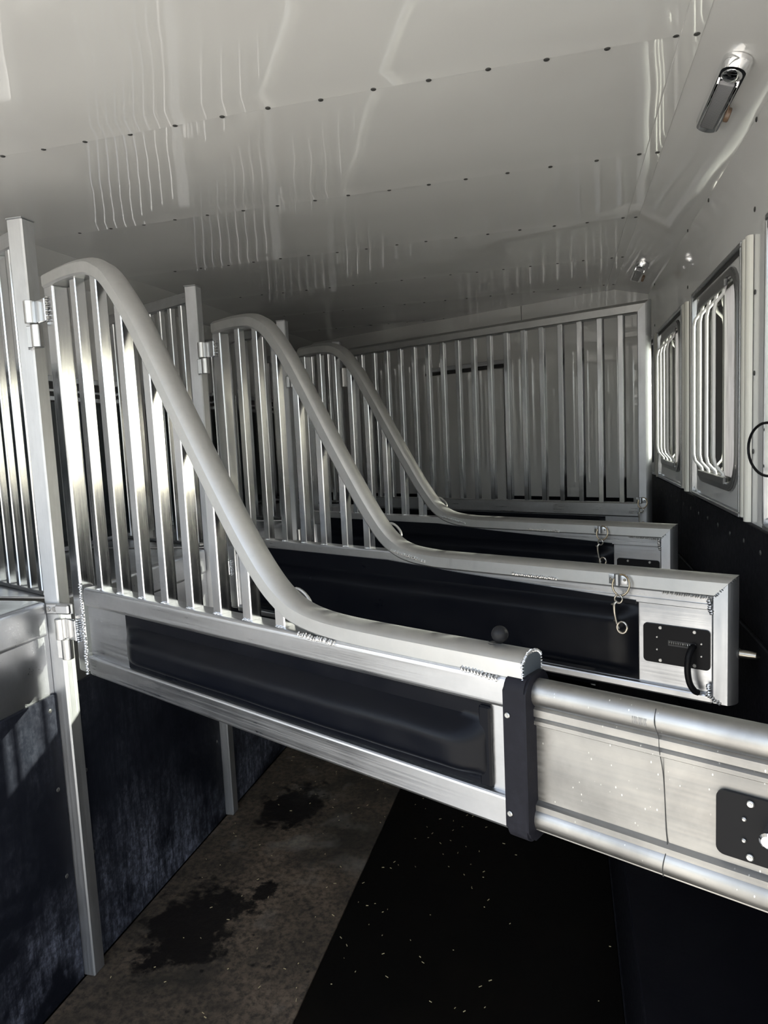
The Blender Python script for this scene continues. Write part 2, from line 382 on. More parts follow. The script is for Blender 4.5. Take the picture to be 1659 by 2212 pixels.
# wheel box against the right wall, under rubber
wb = root('wheel_box', (.3, 2.4, 0), label='long black rubber-covered wheel box along the foot of the right wall', cat='wheel box')
box('side_sheet', (-.168, -.155, -1.6, 1.3, 0, .42), M['rubber_wall'], wb, bev=.003)
box('top_sheet', (-.168, .147, -1.6, 1.3, .42, .435), M['rubber_wall'], wb, bev=.003)
box('end_sheet', (-.155, .147, -1.6, -1.585, 0, .42), M['rubber_wall'], wb, bev=.003)
box('edge_strip', (-.172, -.166, -1.6, 1.3, 0, .012), M['strap'], wb, bev=.001)

# side windows: framed panel, rounded sash, clear pane and dusty sliding pane, inside bars
def window(i, a, b, cw):
    w_ = root('window_%d' % (i + 1), (XR, 0, 0), kind='structure')
    cy, cz = a + .335, 1.704; HW = .28; pc = (a + b) / 2
    fr_ = rrect(cy, cz + .012, HW, .292, .085); ou = [(pc + (y - cy) * ((b - a) / 2 - .006) / (HW + .05), z) for y, z in rect_like(fr_, cy, cz + .012, HW + .05, .355)]
    bm = bmesh.new(); ringprism(bm, fr_, ou, lambda y, z: Vector((-.006, y, z)), lambda y, z: Vector((0, y, z))); finish('window_panel', bm, M['white'], w_, smooth=20)
    for (y0, y1, z0, z1) in ((a, b, 1.340, 1.352), (a, b, 2.056, 2.070), (a, a + .010, 1.352, 2.056), (b - .010, b, 1.352, 2.056)):
        box('panel_trim', (-.016, 0, y0, y1, z0, z1), M['alu_bar'] if y1 - y0 < .1 else M['alu_rail'], w_, bev=.002)
    box('trim_gasket', (-.010, 0, a + .010, b - .010, 2.044, 2.056), M['dark_gap'], w_, bev=0)
    i2 = rrect(cy, cz + .012, HW, .292, .085); i3 = rrect(cy, cz + .012, HW + .024, .316, .105)
    bm = bmesh.new(); ringprism(bm, i2, i3, lambda y, z: Vector((-.017, y, z)), lambda y, z: Vector((-.004, y, z)))
    bmesh.ops.bevel(bm, geom=[e for e in bm.edges if all(abs(v.co.x + .017) < 1e-5 for v in e.verts) and len(e.link_faces) == 2 and abs(e.link_faces[0].normal.dot(e.link_faces[1].normal)) < .5], offset=.004, segments=2, affect='EDGES')
    finish('sash_frame', bm, M['steel_dark'], w_, smooth=40)
    i4 = rrect(cy, cz + .012, HW, .292, .085); i5 = rrect(cy, cz + .012, HW - .012, .280, .075)
    bm = bmesh.new(); ringprism(bm, i5, i4, lambda y, z: Vector((.006, y, z)), lambda y, z: Vector((.016, y, z))); finish('sash_recess', bm, M['dark_frame'], w_, smooth=40)
    bm = bmesh.new(); ringprism(bm, rrect(cy, cz + .012, HW - .0005, .2915, .085), rect_like(i4, cy, cz + .012, HW + .012, .30), lambda y, z: Vector((-.004, y, z)), lambda y, z: Vector((.012, y, z))); finish('sash_reveal', bm, M['dark_frame'], w_, smooth=40)
    y0, y1 = cy - HW + .016, cy + HW - .016
    box('clear_pane', (.011, .013, y0 + .22, y1 + .015, 1.425, 2.007), M['glass'], w_, bev=0)
    box('dusty_pane', (.008, .0095, y0 - .016, y0 + .235, 1.425, 2.007), M['screen'], w_, bev=0)
    box('meeting_rail', (.006, .013, y0 + .232, y0 + .242, 1.425, 2.007), M['dark_frame'], w_, bev=.001)
    # bowed guard bars
    p = []
    for s in range(25):
        q = s / 24; z = 1.425 + .575 * q; e = min(q, 1 - q); bow = 1 - max(0, 1 - e / .11) ** 2
        bow = min(1, max(0, (e - .02) / .085)); bow = bow * bow * (3 - 2 * bow); p.append(Vector((-.008 - .030 * bow, 0, z)))
    bm = bmesh.new(); sec = [(.005 * math.cos(k * math.pi / 6), .0125 * math.sin(k * math.pi / 6)) for k in range(12)]
    sweep(bm, p, sec)
    b0 = finish('guard_bar', bm, M['white_dull'], w_); b0.location = (0, a + .215, 0)
    for k in range(1, 4): share(b0, 'guard_bar', w_, (0, a + .215 + .112 * k, 0))
    for z in (1.428, 2.000): box('bar_clip_strip', (-.020, -.010, a + .17, b - .15, z - .012, z + .012), M['steel_dark'], w_, bev=.003)
    # twin half-round cover strips beside the panel
    for q in range(2):
        yc = a - cw * (.25 + .5 * q) - .003; bm = bmesh.new(); hw = cw * .235
        s = [(hw * math.cos(math.pi * k / 8), -.014 * math.sin(math.pi * k / 8) ** .6 - .002) for k in range(9)]
        A = [bm.verts.new((x, yc + y, 1.345 - .008 * q)) for y, x in s]; B = [bm.verts.new((x, yc + y, 2.066)) for y, x in s]
        for k in range(8): bm.faces.new((A[k], A[k + 1], B[k + 1], B[k]))
        bm.faces.new(A); bm.faces.new(B[::-1]); bm.faces.new((A[0], B[0], B[8], A[8]))
        finish('cover_strip', bm, M['cream'], w_)
    box('stained_groove', (-.012, 0, a - cw * .5 - .010, a - cw * .5 + .004, 1.35, 2.062), M['rust'], w_, bev=0)
M['steel_dark'] = mat('grey_window_metal', (.30, .30, .30), .3, .9)[0]
M['dark_frame'] = mat('dark_window_rubber', (.03, .03, .032), .45)[0]
for i, (a, b) in enumerate(WIN): window(i, a, b, (.075, .075, .11, .10)[i])

# left wall, with dark tinted windows over the mangers
wl = root('wall_left', kind='structure')
box('wall_skin', (XL - .035, XL, YR, 6.6, -.1, ZW + .12), M['white'], wl, bev=0)
for i in range(4):
    yc = 1.85 + PITCH * i
    w_ = root('window_%d' % (i + 5), (XL, yc, 0), kind='structure')
    box('window_panel', (0, .006, -.37, .37, 1.15, 1.93), M['dark_frame'], w_, bev=.001)
    box('tinted_pane', (.006, .009, -.31, .31, 1.20, 1.82), M['glass_dark'], w_, bev=0)
    for (y0, y1, z0, z1) in ((-.39, .39, 1.905, 1.93), (-.36, .36, 1.862, 1.875), (-.33, .33, 1.825, 1.845), (-.33, .33, 1.18, 1.2), (-.39, -.375, 1.15, 1.905), (.375, .39, 1.15, 1.905), (-.33, -.31, 1.2, 1.825), (.31, .33, 1.2, 1.825)):
        box('panel_trim', (0, .016, y0, y1, z0, z1), M['alu_bar'], w_, bev=.002)

# slanting front wall, parallel to the dividers, with a door
dN = 4.06 - 3.3996
wf = root('wall_front', (XP, PY[3], 0), ANG, kind='structure')
box('wall_skin', (-1.3, 2.4, dN, dN + .04, -.1, 2.43), M['white'], wf, bev=0)
box('rubber_sheet', (-1.2, 1.69, dN - .012, dN, 0, 1.183), M['rubber_wall'], wf, bev=.002)
box('panel_seam', (.98, .983, dN - .001, dN, 2.05, 2.40), M['dark_gap'], wf, bev=0)
d1 = root('door_1', (XP, PY[3], 0), ANG, kind='structure')
box('door_leaf', (.26, .845, dN - .016, dN - .001, .05, 2.02), M['white'], d1, bev=.003)
box('head_trim', (.22, .90, dN - .026, dN - .001, 2.045, 2.075), M['alu_rail'], d1, bev=.003)
box('head_gasket', (.22, .87, dN - .022, dN - .001, 2.024, 2.042), M['dark_gap'], d1, bev=0)
box('jamb_trim', (.874, .900, dN - .026, dN - .001, 0, 2.045), M['alu_bar'], d1, bev=.003)
bm = bmesh.new()
for k in range(28): cyl(bm, (.860, dN - .020, .12 + .068 * k), (0, 0, 1), .007, .064, 8)
finish('piano_hinge', bm, M['steel_dark'], d1)
bm = bmesh.new(); bmesh.ops.create_uvsphere(bm, u_segments=10, v_segments=8, radius=.010, matrix=Matrix.Translation((.40, dN - .03, 1.42))); cyl(bm, (.40, dN - .028, 1.42), (0, 1, 0), .004, .026, 8); finish('door_knob', bm, M['chrome'], d1)
box('wall_rear_lintel', (XL, XR, YR - .03, YR, 2.33, 2.5), M['white_dull'], None, bev=.003, kind='structure').name = 'trim_4'

# ------------------------------------------------------------------ posts, mangers and the grilles above them
PL = ['square aluminium post nearest the camera, carrying the divider with the cut-off tube end',
      'square aluminium post one stall further in, its foot showing on the floor',
      'square aluminium post between the second and third sloping dividers, only its top showing',
      'square aluminium post at the hinge end of the full-height barred partition']
for n, y in enumerate(PY):
    p_ = root('post', (XP - .024, y + .024, 0), label=PL[n], cat='post', group='square posts along the manger front')
    box('upright', (-.026, .024, -.024, .026, 0, 2.247), M['alu_post'], p_, bev=.004)
    box('cap', (-.027, .025, -.025, .027, 2.245, 2.249), M['alu_sheet'], p_, bev=.001)
    if n < 3:      # the post's halves of the hinges, and the retainer clip
        for z in (1.893, 1.012):
            bm = bmesh.new(); cyl(bm, (.054, -.040, z), (0, 0, 1), .0155, .060, 16, .001); finish('hinge_knuckle', bm, M['chrome_dull'] if 'chrome_dull' in M else M['weld'], p_)
            box('hinge_leaf', (.020, .048, -.042, -.026, z, z + .060), M['alu_bar'], p_, bev=.002)
            bm = bmesh.new(); bead(bm, (.016, -.030, z), (.016, -.030, z + .06), .004); finish('weld_bead', bm, M['weld'], p_)
    if n == 0:
        c_ = box('retainer_clip', (-.014, .075, -.034, -.026, 1.140, 1.172), M['alu_sheet'], p_, bev=.003)
        box('clip_lug', (.030, .075, -.050, -.034, 1.144, 1.172), M['alu_sheet'], p_, bev=.004)
        screws(p_, [(-.003, 1.156), (.017, 1.156)], -.034, .007, 'clip_rivet', 'steel_dark')
ML = ['aluminium manger left of the nearest post, above the scuffed black kick panel',
      'aluminium manger behind the nearest barred divider, between the first two posts',
      'aluminium manger behind the second sloping divider',
      'aluminium manger behind the third sloping divider, furthest of the row']
for n in range(4):
    y0 = (YR if n == 0 else PY[n - 1] + .052); y1 = PY[n] + (.049 if n == 9 else -.001)
    g_ = root('manger', (XP, (y0 + y1) / 2, 0), label=ML[n], cat='manger', group='mangers along the post line')
    L = (y1 - y0) / 2
    box('rim_rail', (-.088, -.038, -L, L, 1.073, 1.178), M['alu_rail_y'] if 'alu_rail_y' in M else M['alu_sheet'], g_, bev=.014, seg=3)
    box('top_sheet', (-.685, -.070, -L, L, 1.170, 1.1765), M['alu_sheet'], g_, bev=.001)
    box('front_sheet', (-.052, -.044, -L, L, .88, 1.10), M['alu_sheet'], g_, bev=.001)
    box('kick_panel', (-.046, -.034, -L + .004, L - .001, 0, .902), M['rubber'], g_, bev=.003)
    box('inner_sheet', (-.062, -.054, -L, L, 0, 1.10), M['dark_gap'], g_, bev=0)
    for y in (-L + .035, L - .035):
        for z in (.86, .62, .35): share(riv0, 'screw', g_, (-.034, y, z), (0, math.pi / 2, 0))
GL = ['upright bar grille running left from the nearest post over the manger',
      'upright bar grille behind the nearest divider, running from the second post to the left wall',
      'upright bar grille over the manger behind the second sloping divider',
      'upright bar grille over the manger behind the third sloping divider']
for n, y in enumerate(PY):
    g_ = root('manger_grille', (XP - .03, y + .02, 1.1785), ANG, label=GL[n], cat='grille', group='bar grilles over the mangers')
    box('head_rail', (-.735, -.040, 0, .032, 1.008, 1.054), M['alu_rail'], g_, bev=.004)
    box('foot_rail', (-.735, -.075, .004, .028, 0, .012), M['alu_rail'], g_, bev=.002)
    b0 = None
    for k in range(9):
        x = -.095 - .078 * k
        if b0 is None: b0 = box('bar', (-.0125, .0125, .003, .028, .012, 1.01), M['alu_bar'], g_, bev=.003); b0.location.x = x
        else: share(b0, 'bar', g_, (x, 0, 0))
    bm = bmesh.new(); bead(bm, (-.036, 0, 1.008), (-.036, 0, 1.054), .004); finish('weld_bead', bm, M['weld'], g_)

# ------------------------------------------------------------------ dividers
LOW = [(.085, 2.043), (.20, 2.047), (.30, 2.040), (.345, 2.024), (.385, 1.998), (.460, 1.915), (.534, 1.812), (.610, 1.698), (.685, 1.587), (.758, 1.483), (.828, 1.388), (.894, 1.312), (.95, 1.268), (1.012, 1.243), (1.10, 1.231), (1.25, 1.228), (1.505, 1.228)]
def lowpath(drop, uend):
    P = []
    for x, z in LOW:
        if z < 1.95:
            k = min(1, max(0, (1.95 - z) / .65)); z -= drop * k
        P.append((x, 0, z))
    P[-1] = (uend, 0, P[-1][2]); return catmull(P, 6)
def low_z(path, x):
    for a, b in zip(path, path[1:]):
        if a.x <= x <= b.x: return a.z + (b.z - a.z) * (x - a.x) / max(b.x - a.x, 1e-6)
    return path[0].z if x < path[0].x else path[-1].z
TH, TW = .043, .058
def pad(parent, u0, u1, z0, z1, flap, name='pad', puff=.038, vb=.012):
    """stuffed vinyl pad: flat stitched flange all round, swollen body"""
    pr = root(name); pr.parent = parent; pr.location = (u0, 0, 0)
    L = u1 - u0; nx, nz = 90, 22; bm = bmesh.new(); g = []
    for i in range(nx + 1):
        x = L * i / nx; row = []
        for j in range(nz + 1):
            z = z0 + (z1 - z0) * j / nz
            ex = min(x / .09, (L - x) / .06); ex = min(1, max(0, ex)); ez0 = (z - z0 - .012) / .030; ez1 = (z1 - flap - z) / .038
            e = max(0, min(1, ez0)) ; e2 = max(0, min(1, ez1))
            s = lambda q: math.sin(q * math.pi / 2)
            d = puff * s(e) * s(e2) * (s(ex) if ex < 1 else 1)
            d *= 1 + .06 * noise.noise(Vector((x * 4, z * 9, u0)))
            row.append(bm.verts.new((x, vb - .003 - d + .0012 * noise.noise(Vector((x * 14, z * 22, 2))), z)))
        g.append(row)
    for i in range(nx):
        for j in range(nz): bm.faces.new((g[i][j], g[i + 1][j], g[i + 1][j + 1], g[i][j + 1]))
    bd = [v for i in range(nx + 1) for v in (g[i][0], g[i][nz])] + [v for j in range(nz + 1) for v in (g[0][j], g[nx][j])]
    ex = bmesh.ops.extrude_edge_only(bm, edges=[e for e in bm.edges if e.is_boundary])
    for v in ex['geom']:
        if isinstance(v, bmesh.types.BMVert): v.co.y = vb
    finish('body', bm, M['vinyl'], pr, smooth=50)
    return pr
def plate_assembly(parent, u0, u1, z0, z1, v, handle=True):
    pl = root('latch_plate'); pl.parent = parent; pl.location = (0, 0, 0); pl['label'] = 'black latch plate with bright screws'
    bm = bmesh.new(); pts = rrect((u0 + u1) / 2, (z0 + z1) / 2, (u1 - u0) / 2, (z1 - z0) / 2, .010, 5)
    prism(bm, pts, lambda x, z: Vector((x, v - .004, z)), lambda x, z: Vector((x, v, z))); finish('plate_face', bm, M['plate'], pl)
    W_, H_ = u1 - u0, z1 - z0
    if handle: P = [(u0 + .27 * W_, z1 - .006), (u0 + .78 * W_, z1 - .007), (u0 + .27 * W_, z0 + .006), (u0 + .78 * W_, z0 + .007)]; Q = [(u0 + .22 * W_, z1 - .033), (u0 + .22 * W_, z1 - .065), (u0 + .88 * W_, z1 - .035), (u0 + .88 * W_, z1 - .066)]
    else: P = [(u0 + .040, z1 - .005), (u0 + .040, z0 + .0), (u1 - .03, z1 - .006), (u1 - .03, z0 + .006)]; Q = [(u0 + .033, z1 - .030), (u0 + .033, z1 - .058), (u1 - .02, z1 - .03), (u1 - .02, z1 - .058)]
    P = [(x, min(max(z, z0 + .008), z1 - .008)) for x, z in P]
    screws(pl, P, v - .004, .0046); screws(pl, Q, v - .004, .0028)
    if handle:
        zc = z1 - .043; bm = bmesh.new(); bx(bm, u0 + .062, u0 + .128, v - .0055, v - .0035, zc - .008, zc + .006); finish('slot', bm, M['dark_gap'], pl)
        hl = [(u0 + .064 + .0009 * k, v - .006 + .003 * math.cos(k * 1.05), zc + .003 * math.sin(k * 1.05)) for k in range(60)]
        bm = bmesh.new(); tube(bm, hl, .0011, 6); finish('spring', bm, M['steel'], pl)
        bm = bmesh.new()
        hp = catmull([(u0 + .122, v - .004, zc - .002), (u0 + .122, v - .022, zc - .004), (u0 + .119, v - .034, zc - .022), (u0 + .118, v - .037, zc - .055), (u0 + .122, v - .034, zc - .085), (u0 + .130, v - .026, zc - .104), (u0 + .136, v - .018, zc - .110)], 5)
        tube(bm, hp, .0078, 12); finish('lever', bm, M['plate'], pl)
    else:
        bm = bmesh.new(); cyl(bm, ((u0 + u1) / 2 - .02, v - .028, (z0 + z1) / 2 + .004), (0, 1, 0), .010, .028, 16, .003); finish('knob', bm, M['chrome'], pl)
    return pl

def hinge_and_stile(dv, drop=0.0):
    box('stile', (.082, .132, .004, .050, .985 - drop, 2.047), M['alu_bar'], dv, bev=.006, seg=3)
    for z in (1.955, 1.074):
        bm = bmesh.new(); cyl(bm, (.0345, -.0152, z), (0, 0, 1), .0155, .060, 16, .001); finish('hinge_knuckle', bm, M['weld'], dv)
        box('hinge_leaf', (.040, .100, -.006, .004, z, z + .060), M['alu_bar'], dv, bev=.002)
        bm = bmesh.new(); bead(bm, (.104, .0, z), (.104, .0, z + .060), .0055); finish('weld_bead', bm, M['weld'], dv)
def bars(dv, path, z0, us, vb=.014):
    for u in us:
        zt = low_z(path, u) + .012
        if zt - z0 < .03: continue
        bm = bmesh.new(); bx(bm, -.0145, .0145, 0, .029, 0, zt - z0, bev=.0022, seg=1)
        # slope the head to meet the underside of the tube
        sl_ = (low_z(path, u + .01) - low_z(path, u - .01)) / .02
        for v in bm.verts:
            if v.co.z > (zt - z0) * .5: v.co.z = max(.02, v.co.z + v.co.x * sl_)
        for sgn in (-1, 1): bead(bm, (sgn * .010, -.001, .001), (sgn * .002, -.001, .002), .0035, .004)
        o = finish('bar', bm, M['alu_bar'], dv, smooth=0); o.location = (u, vb, z0)
US = [.237 + .1035 * k - .015 for k in range(8)]

def tie_ring(dv_loc, u, z, label, glabel):
    """saddle bracket with ring and a trigger snap hanging from it"""
    s = root('snap_hook', label=label, cat='snap hook', group='snap hooks hanging from the dividers')
    s.location = dv_loc @ Vector((u, 0, z)); s.rotation_euler = (0, 0, ANG)
    bm = bmesh.new(); bx(bm, -.024, .024, -.0035, 0, -.013, .013, bev=.001)
    cyl(bm, (0, -.008, -.015), (0, 0, 1), .008, .030, 12, .001); finish('saddle_bracket', bm, M['alu_sheet'], s)
    screws(s, [(-.018, 0), (.018, 0)], -.0035, .0035, material='steel')
    bm = bmesh.new(); tube(bm, [(.012 + .022 * math.cos(k * math.pi / 12), -.014 - .006 * math.cos(k * math.pi / 12 + 1.57), -.012 + .026 * math.sin(k * math.pi / 12)) for k in range(24)], .0025, 8, closed=True); finish('ring', bm, M['brass'], s)
    bm = bmesh.new()
    tube(bm, [(.010 + .0095 * math.cos(k * math.pi / 8), -.026, -.046 + .0105 * math.sin(k * math.pi / 8)) for k in range(16)], .0026, 8, closed=True)
    finish('swivel_eye', bm, M['steel'], s)
    bm = bmesh.new()
    tube(bm, catmull([(.004, -.026, -.054), (.000, -.030, -.062), (.001, -.030, -.085), (.006, -.030, -.108), (.012, -.030, -.122)], 4), [.0042 - .0012 * k / 16 for k in range(17)], 8)
    tube(bm, [(.000, -.030, -.060), (-.008, -.030, -.061)], .0018, 6)
    tube(bm, [(.006, -.030, -.104), (-.001, -.030, -.103)], .0018, 6)
    finish('shank', bm, M['steel'], s)
    bm = bmesh.new(); tube(bm, [(.020 + .0125 * math.cos(k * math.pi / 9), -.030, -.118 + .0145 * math.sin(k * math.pi / 9)) for k in range(18)], .0034, 8, closed=True); finish('hook_loop', bm, M['steel'], s)
    return s

def side_rest(dv, u, z):
    bm = bmesh.new(); pts = [(u + .026 * math.cos(a), TW + .003 + .010 * math.sin(a), z + .012 * math.sin(a) - .7 * .026 * math.cos(a)) for a in [math.pi * k / 10 for k in range(11)]]
    tube(bm, pts, .0045, 8); finish('tie_loop', bm, M['alu_tube'], dv)

# --- nearest divider, with a telescoping end
P1 = Vector((XP, PY[0], 0)); MW = [Matrix.Translation((XP, y, 0)) @ Matrix.Rotation(ANG, 4, 'Z') for y in PY]
dv = root('stall_divider', (XP, PY[0], 0), ANG, label='nearest stall divider, its curved tube cut off short above a black rubber strap', cat='stall divider', group='sloping stall dividers')
hinge_and_stile(dv)
path = lowpath(0, 1.503)
box('top_rail', (.150, 1.50, 0, .055, 1.180, 1.232), M['alu_rail'], dv, bev=.010, seg=3)
box('skin_panel', (.150, 1.50, .012, .043, 1.036, 1.184), M['alu_sheet'], dv, bev=.001)
box('bottom_rail', (.150, 1.50, 0, .055, .986, 1.040), M['alu_rail'], dv, bev=.006, seg=3)
bm = bmesh.new(); rings = sweep(bm, path, dsec(TH, TW, 10), caps=False)
bm.faces.new(rings[0][::-1])
finish('curved_tube', bm, M['alu_tube'], dv, smooth=17)
bars(dv, path, 1.230, US)
bm = bmesh.new()
rim = [Vector((1.503, b_, 1.228 + a_)) for a_, b_ in dsec(TH - .001, TW, 10)]
for a_, b_ in zip(rim[:16], rim[1:17]): bead(bm, a_, b_, .0028, .0045, .0006)
finish('weld_bead', bm, M['weld'], dv)
bm = bmesh.new(); prism(bm, [(b_ * .86 + TW * .07, 1.228 + a_ * .86 + .003) for a_, b_ in dsec(TH, TW)], lambda y, z: Vector((1.500, y, z)), lambda y, z: Vector((1.5042, y, z))); finish('end_plug', bm, M['plug'], dv, smooth=0)
for (u0, u1) in ((1.018, 1.112), (1.396, 1.458)):
    bm = bmesh.new(); bead(bm, (u0, .000, 1.231), (u1, .000, 1.228), .0055, .006); finish('weld_bead', bm, M['weld'], dv)
bm = bmesh.new(); bead(bm, (.142, -.001, 1.240), (.142, -.001, .990), .0052, .007, .0018); finish('weld_bead', bm, M['weld'], dv)
pd = pad(dv, .352, 1.440, 1.041, 1.179, .026)
box('end_flap', (1.068, 1.089, .003, .012, 1.043, 1.176), M['vinyl'], pd, bev=.003)
side_rest(dv, .965, 1.277)
bm = bmesh.new(); bmesh.ops.create_uvsphere(bm, u_segments=24, v_segments=16, radius=.0135, matrix=Matrix.Translation((1.442, .040, 1.284))); cyl(bm, (1.442, .040, 1.262), (0, 0, 1), .004, .02, 10); finish('release_ball', bm, M['knob'], dv, label='black ball knob')
bm = bmesh.new(); cyl(bm, (1.436, .034, 1.2695), (0, 0, 1), .0115, .0012, 20); finish('ball_slot', bm, M['dark_gap'], dv)
# rubber strap
sp = root('strap'); sp.parent = dv
bm = bmesh.new(); prof = rrect(.0275, 1.1075, .0385, .130, .022, 6)
prism(bm, prof, lambda y, z: Vector((1.474, y, z)), lambda y, z: Vector((1.513, y, z)))
bmesh.ops.bevel(bm, geom=[e for e in bm.edges if abs(e.verts[0].co.x - e.verts[1].co.x) < 1e-5], offset=.0035, segments=2, affect='EDGES'); finish('strap_band', bm, M['strap'], sp, smooth=50)
screws(sp, [(1.482, 1.178), (1.482, 1.022)], -.0105, .0045)
# telescoping end section: round-edged extrusion with grooves
def extr(name, u0, u1, prof, material, parent, **k):
    bm = bmesh.new(); prism(bm, prof, lambda y, z: Vector((u0, y, z)), lambda y, z: Vector((u1, y, z))); return finish(name, bm, material, parent, smooth=50, **k)
def round_prof(cy, cz, r, n=20): return [(cy + r * math.cos(2 * math.pi * k / n), cz + r * math.sin(2 * math.pi * k / n)) for k in range(n)]
ex_ = root('sliding_section'); ex_.parent = dv
extr('round_top_edge', 1.513, 2.03, round_prof(.0275, 1.208, .0215), M['alu_worn'], ex_)
extr('grooved_face', 1.513, 2.03, [(.012, .995), (.012, 1.035), (.020, 1.040), (.020, 1.158), (.013, 1.162), (.013, 1.168), (.017, 1.171), (.012, 1.175), (.012, 1.186), (.018, 1.190), (.018, 1.20), (.037, 1.20), (.037, .995)], M['alu_worn'], ex_)
extr('round_bottom_edge', 1.513, 2.03, round_prof(.0275, 1.0115, .0215), M['alu_worn'], ex_)
extr('end_cap', 2.028, 2.034, rrect(.0275, 1.11, .022, .12, .02), M['alu_sheet'], ex_)
bm = bmesh.new(); tube(bm, catmull([(1.693, .0275 - .013, 1.2262), (1.694, .0052, 1.210), (1.697, .012, 1.19), (1.698, .0125, 1.17), (1.701, .019, 1.13), (1.704, .019, 1.06), (1.706, .017, 1.036), (1.704, .0055, 1.014), (1.702, .013, .993)], 5), .0007, 6); finish('joint_line', bm, M['dark_gap'], ex_)
plate_assembly(dv, 1.768, 1.935, 1.052, 1.138, .018, handle=False)
# faded stamp on the round edge
bm = bmesh.new()
for k in range(9):
    x = 1.664 + k * .0022; bx(bm, x, x + (.0012 if k % 3 else .0007), .0060, .0064, 1.203, 1.2125)
finish('printed_stamp', bm, M['ink'], ex_)

# --- second and third dividers, tube running through to a mitred end post
def full_divider(n, label, hook_label):
    dv = root('stall_divider', (XP, PY[n], 0), ANG, label=label, cat='stall divider', group='sloping stall dividers')
    hinge_and_stile(dv, .05)
    path = lowpath(.040, 1.958)
    box('top_rail', (.132, 1.945, .004, .050, 1.162, 1.232), M['alu_rail'], dv, bev=.006, seg=2)
    box('rail_lip', (1.08, 1.945, .0005, .006, 1.157, 1.172), M['alu_rail'], dv, bev=.0015)
    box('skin_panel', (.132, 1.945, .014, .040, .94, 1.164), M['alu_sheet'], dv, bev=.001)
    box('bottom_rail', (.132, 1.945, .0, .055, .926, .948), M['alu_rail'], dv, bev=.005, seg=2)
    # tube, its end cut on the mitre
    bm = bmesh.new(); sec = [(a_ * 1.25, b_) for a_, b_ in dsec(TH, TW + .006, 10)]; rg = sweep(bm, path, sec)
    for v in rg[-1]: v.co.x = 1.942 + (v.co.z - 1.186) * .95
    for r0 in rg[-8:-1]:
        for v in r0: v.co.x = min(v.co.x, 1.942)
    finish('curved_tube', bm, M['alu_tube'] if n < 9 else None, dv, smooth=17)
    # end post: D section standing up, round side outwards
    bm = bmesh.new(); sec = dsec(.052, TW + .006, 10)
    A = [bm.verts.new((1.942 + a_, b_, .930)) for a_, b_ in sec]; B = [bm.verts.new((1.942 + a_, b_, 1.186 + a_ * 1.03)) for a_, b_ in sec]
    for k in range(len(sec)): bm.faces.new((A[k], A[(k + 1) % len(sec)], B[(k + 1) % len(sec)], B[k]))
    bm.faces.new(A[::-1]); bm.faces.new(B); finish('end_post', bm, M['alu_post'], dv, smooth=17)
    bars(dv, path, 1.230, US)
    for (a_, b_, r) in (((.961, 0, 1.235), (1.095, .0, 1.209), .0055), ((1.41, 0, 1.199), (1.545, 0, 1.196), .0055), ((1.83, .0, 1.190), (1.935, .0, 1.186), .004), ((1.942, -.001, 1.184), (1.994, .008, 1.238), .004), ((1.938, 0, 1.180), (1.942, 0, 1.150), .007), ((1.932, 0, .950), (1.962, 0, .932), .006), ((1.936, .004, .972), (1.938, .002, .950), .006)):
        bm = bmesh.new(); bead(bm, a_, b_, r); finish('weld_bead', bm, M['weld'], dv)
    pd = pad(dv, .20, 1.765, .950, 1.200 if False else 1.163, .020, puff=.030, vb=.014)
    bm = bmesh.new(); prism(bm, [(-.0, 1.152), (1.563, 1.152), (1.563, 1.162), (1.04, 1.184), (.74, 1.202), (0, 1.203)], lambda x, z: Vector((x, -.002, z)), lambda x, z: Vector((x, .005, z))); finish('upper_flap', bm, M['vinyl'], pd, smooth=0)
    plate_assembly(dv, 1.777, 1.937, 1.004, 1.104, .014)
    bm = bmesh.new(); cyl(bm, (1.985, .034, 1.052), (1, 0, 0), .013, .012, 16, .001); finish('pin_socket', bm, M['dark_gap'], dv)
    bm = bmesh.new(); pts = [(1.99, .034, 1.052), (2.015, .034, 1.052), (2.032, .034, 1.052)]
    tube(bm, pts + [(2.040, .036, 1.050)], [.010, .010, .0085, .003], 14); finish('latch_pin', bm, M['steel'], dv)
    side_rest(dv, .93, 1.292)
    tie_ring(MW[n], 1.718, 1.212, hook_label, None)
full_divider(1, 'middle sloping stall divider with a black lever latch plate at its end', 'snap hook and brass ring on the middle sloping divider, beside the lever latch plate')
full_divider(2, 'furthest sloping stall divider, just in front of the full-height barred partition', 'snap hook on the furthest sloping divider, above its half-hidden latch plate')

# --- full-height partition
pt = root('barred_partition', (XP, PY[3], 0), ANG, label='full-height partition of upright aluminium bars across the front of the stalls', cat='partition')
sec = dsec(.056, TW, 10)
def dpost(name, u0, u1, zlo, hi0, hi1, flip, mt):
    bm = bmesh.new(); wd = abs(u1 - u0); s = dsec(wd, TW, 10); sg = 1 if not flip else -1
    A = [bm.verts.new((u0 + sg * a_, b_, zlo)) for a_, b_ in s]; B = [bm.verts.new((u0 + sg * a_, b_, hi0 + (hi1 - hi0) * a_ / wd)) for a_, b_ in s]
    for k in range(len(s)): bm.faces.new((A[k], A[(k + 1) % len(s)], B[(k + 1) % len(s)], B[k]))
    bm.faces.new(A[::-1]); bm.faces.new(B); return finish(name, bm, mt, pt, smooth=17)
dpost('end_post', 1.958, 2.014, .93, 2.142, 2.198, False, M['alu_post'])
dpost('hinge_stile', .105, .055, .93, 2.142, 2.19, True, M['alu_bar'])
bm = bmesh.new(); s = dsec(.056, TW, 10)
A = [bm.verts.new((.105 - a_ * .9, b_, 2.142 + a_)) for a_, b_ in s]; B = [bm.verts.new((1.958 + a_, b_, 2.142 + a_)) for a_, b_ in s]
for k in range(len(s)): bm.faces.new((A[k], A[(k + 1) % len(s)], B[(k + 1) % len(s)], B[k]))
